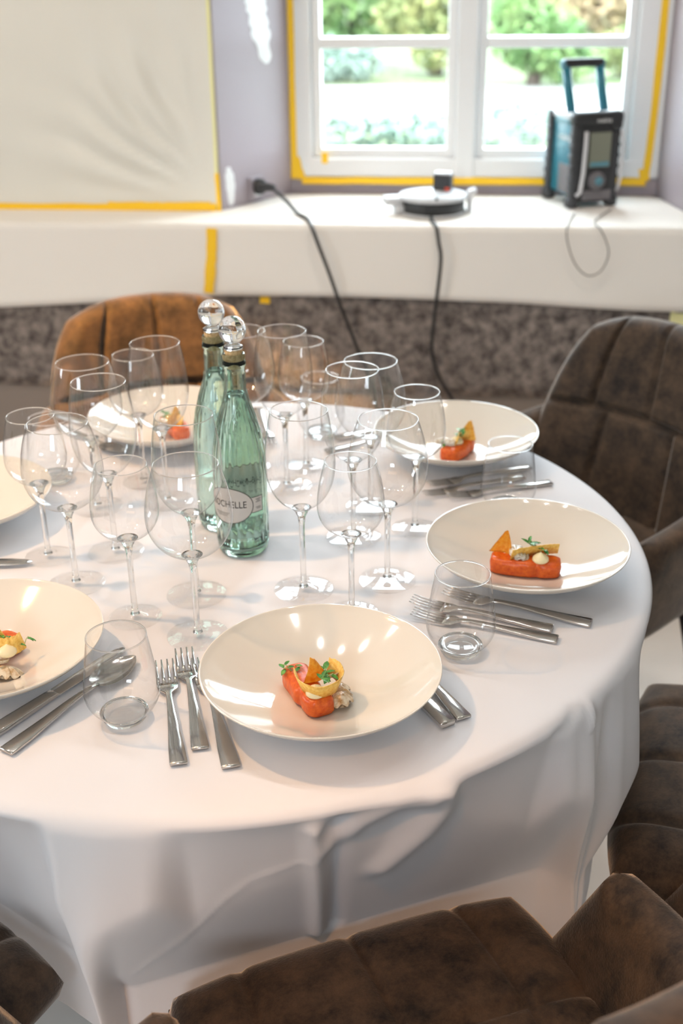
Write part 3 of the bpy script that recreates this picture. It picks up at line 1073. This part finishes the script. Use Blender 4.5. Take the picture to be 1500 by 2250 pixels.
WHERE = {'E': 'front plate', 'D': 'right plate', 'B': 'far right plate', 'A': 'far left plate', 'L': 'lower left plate'}
def to_world(k, x, y):
    (cx, cy), a = PLATES[k]
    al = math.radians(a)
    return cx + x * math.sin(al) + y * math.cos(al), cy - x * math.cos(al) + y * math.sin(al), al - PI / 2
def put(o, k, x, y, z, rot=0.0, tilt=(0, 0)):
    wx, wy, rz = to_world(k, x, y)
    o.location = (wx, wy, TZ + .0012 + z)
    o.rotation_euler = (tilt[0], tilt[1], rz + rot)
    return o

FLOORZ = .0078
PORT = {  # bar (x, y, rot, len) and offsets of the pieces
    'E': dict(bar=(.014, -.002, .12, .086), rib=[(.026, -.006), (.029, .016), (.018, .036), (.0, .036), (-.015, .024), (-.019, .004), (-.012, -.010)], shard=(.006, .000, .3), dol=(.015, .026), mush=[(-.017, .022, 0), (-.022, .006, 1)], herb=[(.000, .012, .036, 1), (.024, -.028, .030, .8)]),
    'D': dict(bar=(.010, .000, .03, .096), rib=[(.026, -.018), (.016, -.006), (.006, .012), (-.002, .03), (-.006, .042)], shard=(.006, -.034, 1.2), dol=(.018, .020), mush=[(.006, -.010, 2)], herb=[(.004, .016, .034, 1)]),
    'B': dict(bar=(.010, -.006, .3, .078), rib=[(.024, -.022), (.014, -.012), (.012, .004), (.016, .016)], shard=(.012, .012, .6), dol=(.012, -.010), mush=[(.002, -.024, 2)], herb=[(.010, -.012, .036, 1), (-.004, -.030, .03, .8)]),
    'A': dict(bar=(.010, .000, .2, .08), rib=[(.020, -.03), (.014, -.022), (.004, -.018), (-.004, -.022)], shard=(.010, -.022, .4), dol=(.008, .012), mush=[(-.016, -.008, 2)], herb=[(.010, .002, .034, 1)]),
    'L': dict(bar=(.002, -.008, .1, .075), rib=[(-.030, -.028), (-.032, -.018), (-.028, -.008), (-.018, .0)], shard=(-.008, -.016, .5), dol=(-.028, -.006), mush=[(-.036, .006, 0), (-.026, .018, 1)], herb=[(-.012, -.018, .034, 1), (-.030, -.028, .030, .8)])}
ADJ = {'E': ('thick', 'near the camera'), 'D': ('long', ''), 'B': ('slanting', ''), 'A': ('small', ''), 'L': ('short', '')}
for k, p in PORT.items():
    w = WHERE[k]
    x, y, r, L = p['bar']
    o = link_mesh('salmon_fillet', bar_mesh(ord(k), L), 'salmon')
    put(o, k, x, y, FLOORZ, r)
    tag(o, '%s orange salmon fillet strip lying on the %s' % (ADJ[k][0], w), 'salmon', 'salmon strips')
    z = FLOORZ + .030
    o = link_mesh('crisp_ribbon', ribbon_mesh([(a, b, 0) for a, b in p['rib']], .021 if k != 'D' else .018, .0012, .35, ord(k)), 'crisp')
    put(o, k, 0, 0, z + .002)
    tag(o, 'curled yellow crisp ribbon around the salmon on the %s' % w, 'crisp', 'curled crisps')
    o = link_mesh('crisp_shard', shard_mesh(ord(k)), 'amber_crisp' if k in 'DE' else 'crisp')
    put(o, k, p['shard'][0], p['shard'][1], FLOORZ + .023, p['shard'][2])
    tag(o, 'upright pointed amber crisp standing on the salmon of the %s' % w, 'crisp', 'upright crisps')
    o = link_mesh('cream_dollop', dollop_mesh(), 'cream')
    put(o, k, p['dol'][0], p['dol'][1], FLOORZ + .0225)
    tag(o, 'small ivory cream dollop on the salmon of the %s' % w, 'cream', 'cream dollops')
    for i, (mx, my, kind) in enumerate(p['mush']):
        if kind == 2:
            o = link_mesh('mushroom_slice', oyster_mesh(ord(k)), 'oyster')
            put(o, k, mx, my, FLOORZ + .0245, .4, (.15, .1))
            tag(o, 'pale layered mushroom slice on top of the salmon of the %s' % w, 'mushroom', 'mushrooms on the plates')
        else:
            o = link_mesh('mushroom', mushroom_mesh(i * 2 + ord(k)), 'mushroom')
            put(o, k, mx, my, FLOORZ + .002, .5 + i, (.25, -.1))
            tag(o, ('browned mushroom beside the salmon towards the rim of the %s' if kind == 0 else 'second browned mushroom tucked behind the first on the %s') % w, 'mushroom', 'mushrooms on the plates')
    for i, (hx, hy, hz, hs) in enumerate(p['herb']):
        wx, wy, rz = to_world(k, hx, hy)
        herb(('green herb sprig on top of the salmon of the %s' if i == 0 else 'smaller green herb sprig at the far end of the food on the %s') % w,
             (wx, wy, TZ + hz), rz, ord(k) + i, 11 if i == 0 else 6, 1.4 * hs)

for k, cx, cy, cz, lab in (('E', -.012, .000, .034, 'pale shaved vegetable curl behind the crisp ribbon of the front plate'), ('L', -.024, .004, .024, 'pale shaved vegetable curl over the mushrooms of the lower left plate')):
    o = link_mesh('shaved_curl', ribbon_mesh([(.009, -.004, 0), (.004, .007, .003), (-.007, .006, .004), (-.010, -.005, .002), (-.001, -.010, 0), (.007, -.002, -.001)], .006, .0006, .5, 4), 'oyster')
    put(o, k, cx, cy, cz)
    tag(o, lab, 'vegetable', 'shaved curls')

# ================================================================== glasses
TYPES = {'b': dict(H=.255, rim=.0360, bowl=.0450, zb=.184, zs=.119, foot=.040), 'u': dict(H=.233, rim=.0383, bowl=.0525, zb=.168, zs=.112, foot=.039),
         'w': dict(H=.213, rim=.0315, bowl=.0420, zb=.153, zs=.112, foot=.0345)}
def make_glass(t, label):
    d = TYPES[t]
    g = thing('wine_glass', label, 'wine glass', (0, 0, 0), 0, 'wine glasses')
    bm = bmesh.new()
    P = []
    n = 20
    for i in range(n):
        q = i / n * PI / 2
        P.append((d['bowl'] * max(.0, math.sin(q)) ** .92, d['zb'] - (d['zb'] - d['zs'] - .002) * math.cos(q)))
    P[0] = (0, d['zs'] + .002)
    for i in range(n + 1):
        s = i / n
        P.append((d['rim'] + (d['bowl'] - d['rim']) * (1 - s ** 1.75), d['zb'] + (d['H'] - d['zb']) * s))
    add_lathe(bm, P, 64)
    link_mesh('bowl', bm, 'bowl_glass', g)
    bm = bmesh.new()
    m = .00075
    add_lathe(bm, [(d['rim'] + m * math.cos(2 * PI * k / 8), d['H'] + m * math.sin(2 * PI * k / 8)) for k in range(8)], 64, True)
    link_mesh('rim', bm, 'rim_glass', g)
    bm = bmesh.new()
    zs = d['zs']
    add_lathe(bm, [(0, .0062), (.0062, .006), (.0046, .010), (.0038, .018), (.0036, zs * .5), (.0039, zs - .022), (.0052, zs - .010), (.0095, zs - .001), (.013, zs + .0025), (.010, zs + .0028), (.004, zs + .003), (0, zs + .0032)], 24)
    link_mesh('stem', bm, 'solid_glass', g)
    bm = bmesh.new()
    f = d['foot']
    add_lathe(bm, [(0, .0004), (f - .001, .0004), (f, .0010), (f - .001, .0017), (f * .6, .0026), (f * .3, .0042), (.0075, .0066), (0, .0074)], 64)
    link_mesh('foot', bm, 'foot_glass', g)
    return g
GL = [('b', .132, -.122, 'tall wine glass standing right of the front bottle, closest to it'),
      ('b', .183, .039, 'tall wine glass behind the two broad glasses right of the bottles'),
      ('b', .060, .208, 'tall wine glass in the back row just right of the stoppers'),
      ('b', -.150, -.036, 'tall wine glass left of the bottles behind the smaller glass over the lower left plate'),
      ('b', -.117, .137, 'tallest looking glass in front of the orange lit chair at the left'),
      ('b', -.008, -.148, 'tall wine glass directly in front of the rear bottle'),
      ('u', .241, -.087, 'broad bowled wine glass in front of the far right plate'),
      ('u', .199, .143, 'broad bowled wine glass whose rim is just above the far right plate'),
      ('u', -.017, .275, 'broad bowled wine glass hidden behind the bottle stoppers at the back'),
      ('u', -.219, .107, 'broad bowled wine glass at the back left in front of the felt'),
      ('u', -.177, -.133, 'broad bowled wine glass at the left whose foot touches the lower left plate'),
      ('u', .016, -.249, 'broad bowled wine glass nearest the camera, left of the front plate'),
      ('w', .202, -.178, 'small wine glass whose foot hides behind the front plate'),
      ('w', .270, .073, 'small wine glass overlapping the salmon of the far right plate'),
      ('w', .080, .292, 'small wine glass at the very back beside the hanging cord'),
      ('w', -.172, .206, 'small wine glass at the back left partly behind a taller one'),
      ('w', -.241, -.059, 'small wine glass furthest left on the table'),
      ('w', -.074, -.212, 'small wine glass behind the front left water tumbler')]
gp = {}
for t, x, y, lab in GL:
    if t not in gp:
        gp[t] = o = make_glass(t, lab)
    else:
        o = copy_tree(gp[t])
        o['label'] = lab
    o.location = (x, y, TZ + .0014)
    o.rotation_euler = (0, 0, random.uniform(0, 6))

def make_tumbler(label):
    g = thing('water_tumbler', label, 'tumbler', (0, 0, 0), 0, 'water tumblers')
    bm = bmesh.new()
    P = [(.0265, .010), (.0335, .016), (.0395, .026), (.0418, .036), (.0412, .046), (.0395, .060), (.0372, .078), (.0346, .095), (.0325, .107)]
    P = [(p.x, p.y) for p in spline([(a, b, 0) for a, b in P], 4)]
    add_lathe(bm, P, 64)
    link_mesh('wall', bm, 'bowl_glass', g)
    bm = bmesh.new()
    m = .0009
    add_lathe(bm, [(.0325 + m * math.cos(2 * PI * k / 8), .107 + m * math.sin(2 * PI * k / 8)) for k in range(8)], 64, True)
    link_mesh('rim', bm, 'rim_glass', g)
    bm = bmesh.new()
    add_lathe(bm, [(0, .0010), (.019, .0006), (.0225, .0004), (.0245, .003), (.0272, .0095), (.0262, .0112), (.018, .0085), (.008, .0075), (0, .0072)], 48)
    link_mesh('base', bm, 'solid_glass', g)
    return g
TU = [(-.028, -.428, 'empty water tumbler in front beside the two forks at the left'), (.342, -.256, 'empty water tumbler over the three forks at the right plate'),
      (.406, .150, 'water tumbler at the far right over the blurred cutlery'), (.088, .425, 'water tumbler at the very back of the table near the cords'),
      (-.316, .200, 'water tumbler at the far left behind the wine glasses')]
tp = None
for x, y, lab in TU:
    if tp is None:
        tp = o = make_tumbler(lab)
    else:
        o = copy_tree(tp)
        o['label'] = lab
    o.location = (x, y, TZ + .0014)

# ================================================================== bottles
def bottle_rib(r, z, a):
    k = 0
    if .125 < z < .225:
        k = math.sin((z - .125) / .10 * PI) ** .5
        return r * (1 + .012 * k * math.cos(a * 26))
    if .018 < z < .046:
        k = math.sin((z - .018) / .028 * PI) ** .4
        return r * (1 - .035 * k * max(0, math.cos(a * 20)))
    return r
OUT = [(.0, .0035), (.022, .002), (.031, .0005), (.0345, .004), (.0362, .012), (.0368, .020), (.0368, .044), (.0375, .050), (.0375, .115), (.0372, .130), (.0355, .155), (.0315, .180), (.0255, .203), (.0185, .225), (.0150, .242), (.0143, .262), (.0143, .272), (.0158, .274), (.0158, .279), (.0148, .281), (.0152, .288), (.0145, .2905)]
INN = [(.0108, .2905), (.0105, .262), (.0112, .243), (.0150, .224), (.0220, .202), (.0280, .179), (.0322, .154), (.0340, .130), (.0342, .050), (.0336, .020), (.030, .010), (.018, .0085), (0, .0095)]
def dense(P, n):
    out = []
    for (a, b), (c, d) in zip(P, P[1:]):
        m = max(1, int(abs(d - b) / n))
        for i in range(m):
            out.append((a + (c - a) * i / m, b + (d - b) * i / m))
    return out + [P[-1]]
def make_bottle(label, lvl):
    g = thing('water_bottle', label, 'bottle', (0, 0, 0), 0, 'stoppered water bottles')
    bm = bmesh.new()
    add_lathe(bm, dense(OUT, .004) + INN, 156, False, lambda r, z, a: bottle_rib(r, z, a) if r > .03 or z > .2 else r)
    bmesh.ops.remove_doubles(bm, verts=bm.verts[:], dist=.00001)
    link_mesh('glass_body', bm, 'green_glass', g)
    bm = bmesh.new()
    wp = [(0, .0098)]
    for (r, z) in reversed(INN[:-1]):
        if z < lvl:
            wp.append((r - .0004, z + .0003))
    rl = .0112
    for (r0, z0), (r1, z1) in zip(INN[1:], INN):
        pass
    inn = sorted([(z, r) for r, z in INN[:-1]])
    for (z0, r0), (z1, r1) in zip(inn, inn[1:]):
        if z0 <= lvl <= z1 and z1 > z0:
            rl = r0 + (r1 - r0) * (lvl - z0) / (z1 - z0)
    wp += [(rl - .0003, lvl), (rl * .8, lvl - .0008), (0, lvl - .001)]
    add_lathe(bm, wp, 48)
    link_mesh('water', bm, 'water', g)
    st = thing('stopper', '', '', (0, 0, 0))
    del st['label'], st['category']
    st.parent = g
    bm = bmesh.new()
    add_lathe(bm, [(0, .2715), (.0098, .2715), (.0118, .2915), (.0118, .2965), (0, .2965)], 28)
    link_mesh('cork', bm, 'cork', st)
    bm = bmesh.new()
    P = [(0, .297), (.0125, .297), (.0130, .3005), (.0080, .3035), (.0075, .3055)]
    R, zc = .0185, .3225
    for i in range(1, 19):
        a = -PI / 2 + .42 + (PI - .42) * i / 18
        P.append((max(0, R * math.cos(a)), zc + R * math.sin(a)))
    P[-1] = (0, zc + R)
    add_lathe(bm, P, 40)
    link_mesh('glass_ball', bm, 'ball_glass', st)
    # printed label: oval with lettering and a small square tag, on the curved wall
    lab = thing('label', '', '', (0, 0, 0))
    del lab['label'], lab['category']
    lab.parent = g
    R = .0379
    def wrap(x, z, dr=0.0):
        a = x / R
        return ((R + dr) * math.cos(a), (R + dr) * math.sin(a), z)
    bm = bmesh.new()
    add_grid(bm, lambda u, v: wrap(v * .036 * math.cos(2 * PI * u), .083 + v * .0265 * math.sin(2 * PI * u)), 72, 8, True)
    link_mesh('label_oval', bm, 'label_paper', lab)
    bm = bmesh.new()
    add_grid(bm, lambda u, v: wrap((.0354 + v * .0011) * math.cos(2 * PI * u), .083 + (.0260 + v * .0011) * math.sin(2 * PI * u), .0002), 72, 1, True)
    link_mesh('label_border', bm, 'black_print', lab)
    bm = bmesh.new()
    add_grid(bm, lambda u, v: wrap(.0335 + .0180 * u, .0715 + .023 * v, -.0001), 10, 4)
    link_mesh('side_tag', bm, 'label_paper', lab)
    bm = bmesh.new()
    for x0, x1, z0, z1 in ((.0340, .052, .0711, .0719), (.0340, .052, .0941, .0949), (.0512, .052, .0711, .0949),
                           (.040, .0485, .0905, .0912), (.0415, .0475, .0884, .0891), (.040, .0485, .0863, .0870), (.040, .048, .0785, .0791), (.041, .0485, .0765, .0771),
                           (-.022, .002, .0715, .0721), (-.020, .000, .0694, .0700), (-.018, -.002, .0673, .0679)):
        add_grid(bm, lambda u, v, x0=x0, x1=x1, z0=z0, z1=z1: wrap(x0 + (x1 - x0) * u, z0 + (z1 - z0) * v, .0003), 12, 1)
    link_mesh('print_lines', bm, 'black_print', lab)
    bm = text_mesh('ROCHELLE', .0125)
    for v in bm.verts:
        v.co = Vector(wrap(v.co.x * .92 - .001, .0850 + v.co.y * 1.15, .0004))
    link_mesh('lettering', bm, 'black_print', lab, False)
    return g
b1 = make_bottle('green glass water bottle in front with ball stopper and oval label', .236)
b1.location = (.030, -.009, TZ + .0014)
b1.rotation_euler = (0, 0, math.radians(-108))
b2 = make_bottle('green glass water bottle standing behind the other, its stopper further left', .242)
b2.location = (-.014, .068, TZ + .0014)
b2.rotation_euler = (0, 0, math.radians(-30))

# ================================================================== cutlery
def slab(bm, rows):
    """rows of (y, half width, z, half thickness, crown) joined into one closed strip along y"""
    R = []
    for (y, w, z, h) in rows:
        b = min(h, w) * .45
        R.append([bm.verts.new((x, y, zz)) for x, zz in ((-w, z - h + b), (-w + b, z - h), (w - b, z - h), (w, z - h + b), (w, z + h - b), (w - b, z + h), (-w + b, z + h), (-w, z + h - b))])
    for A, B in zip(R, R[1:]):
        for k in range(8):
            bm.faces.new((A[k], A[(k + 1) % 8], B[(k + 1) % 8], B[k]))
    bm.faces.new(R[0])
    bm.faces.new(R[-1])

HANDLE = [(0, .0090, .0022, .0018), (.002, .0096, .0022, .0021), (.03, .0086, .0026, .0021), (.06, .0064, .0040, .0020), (.09, .0046, .0060, .0020), (.115, .0036, .0068, .0020), (.128, .0038, .0062, .0018)]
def fork_mesh():
    bm = bmesh.new()
    slab(bm, HANDLE + [(.134, .0070, .0052, .0012), (.139, .0112, .0042, .0010), (.146, .0122, .0034, .0009), (.153, .0122, .0034, .0009)])
    for k in range(4):
        x0 = -.0101 + k * .00673
        rows = [(.152, .0021, .0034, .0009), (.165, .0018, .0042, .0008), (.182, .0014, .0062, .0007), (.196, .0008, .0092, .0005)]
        R = []
        for (y, w, z, h) in rows:
            x = x0
            R.append([bm.verts.new((x + a * w, y, z + b * h)) for a, b in ((-1, -1), (1, -1), (1, 1), (-1, 1))])
        for A, B in zip(R, R[1:]):
            for q in range(4):
                bm.faces.new((A[q], A[(q + 1) % 4], B[(q + 1) % 4], B[q]))
        bm.faces.new(R[0])
        bm.faces.new(R[-1])
    return bm
def spoon_mesh():
    bm = bmesh.new()
    slab(bm, HANDLE + [(.140, .0040, .0056, .0016)])
    def fn(u, v):
        y = .136 + .068 * u
        w = .0205 * math.sin(PI * min(1, .06 + .94 * u ** .85)) ** .62 if 0 < u < 1 else .0025
        a = (v - .5) * 2
        dip = .0065 * math.sin(PI * u) ** .7 * (1 - a * a)
        return (a * w, y, .0068 - dip + .001 * u)
    add_grid(bm, fn, 28, 16)
    bm2 = bmesh.ops.solidify(bm, geom=[f for f in bm.faces if f.calc_center_median().y > .1405 or len(f.verts) == 4 and f.calc_center_median().y > .139], thickness=.0011)
    return bm
def knife_mesh():
    bm = bmesh.new()
    slab(bm, [(0, .0085, .0042, .0036), (.002, .0098, .0042, .0042), (.03, .0095, .0042, .0042), (.085, .0078, .0042, .0036), (.098, .0075, .0042, .0030), (.1, .0088, .0040, .0011), (.15, .0098, .0040, .0009), (.19, .0096, .0040, .0008), (.210, .0070, .0040, .0007), (.220, .0022, .0040, .0006)])
    return bm
CUT = {'fork': fork_mesh, 'spoon': spoon_mesh, 'knife': knife_mesh}
cp = {}
def cutlery(kind, x, y, deg, label, s=1.0, z=0.0):
    if kind not in cp:
        cp[kind] = o = link_mesh('dinner_' + kind, CUT[kind](), 'steel')
    else:
        o = cp[kind].copy()
        COL.objects.link(o)
    o.location = (x, y, TZ + .0016 + z)
    o.rotation_euler = (0, 0, math.radians(deg - 90))
    o.scale = (s, s, s)
    tag(o, label, kind, {'fork': 'forks on the table', 'knife': 'knives on the table', 'spoon': 'spoons on the table'}[kind])
cutlery('fork', .052, -.507, 108.2, 'outer fork in front, beside the water tumbler')
cutlery('fork', .069, -.479, 108.1, 'second fork in front, between outer fork and front plate')
cutlery('fork', .108, -.507, 111.0, 'fork half hidden under the left rim of the front plate', 1.06)
cutlery('knife', .332, -.414, 124.0, 'knife sticking out under the right rim of the front plate')
cutlery('spoon', .349, -.398, 121.0, 'spoon beside the knife right of the front plate')
cutlery('fork', .505, -.181, 162.3, 'fork closest to the right plate, longest handle showing')
cutlery('fork', .456, -.198, 164.0, 'middle fork of three under the right water tumbler', .95)
cutlery('fork', .461, -.223, 166.3, 'outermost of the three forks at the right plate', .95)
cutlery('fork', .445, .308, -151, 'blurred fork closest to the far right plate', .95)
cutlery('fork', .434, .268, -151, 'blurred middle fork behind the far right tumbler', .92)
cutlery('fork', .477, .250, -156, 'blurred outer fork with its bright end beyond the far right tumbler', .92)
cutlery('knife', -.165, -.476, 62, 'knife along the rim of the lower left plate', .95)
cutlery('spoon', -.138, -.503, 64.5, 'spoon whose bowl shows through the front left tumbler', 1.03)
cutlery('knife', -.475, -.110, 7.0, 'knife tip at the left edge of the picture by the cut off plate')
cutlery('knife', -.42, .485, -30, 'dark knife behind glasses at the far left plate', .9)
cutlery('spoon', -.385, .425, -38, 'dark spoon seen through the glasses at the far left plate', .95)
cutlery('fork', -.045, .545, -74, 'fork at the back of the table right of the bottles')
cutlery('knife', .115, .405, 31, 'knife at the back of the table near the far right plate', .85)
cutlery('spoon', .105, .350, 31, 'spoon at the back of the table behind the broad glasses', .85)
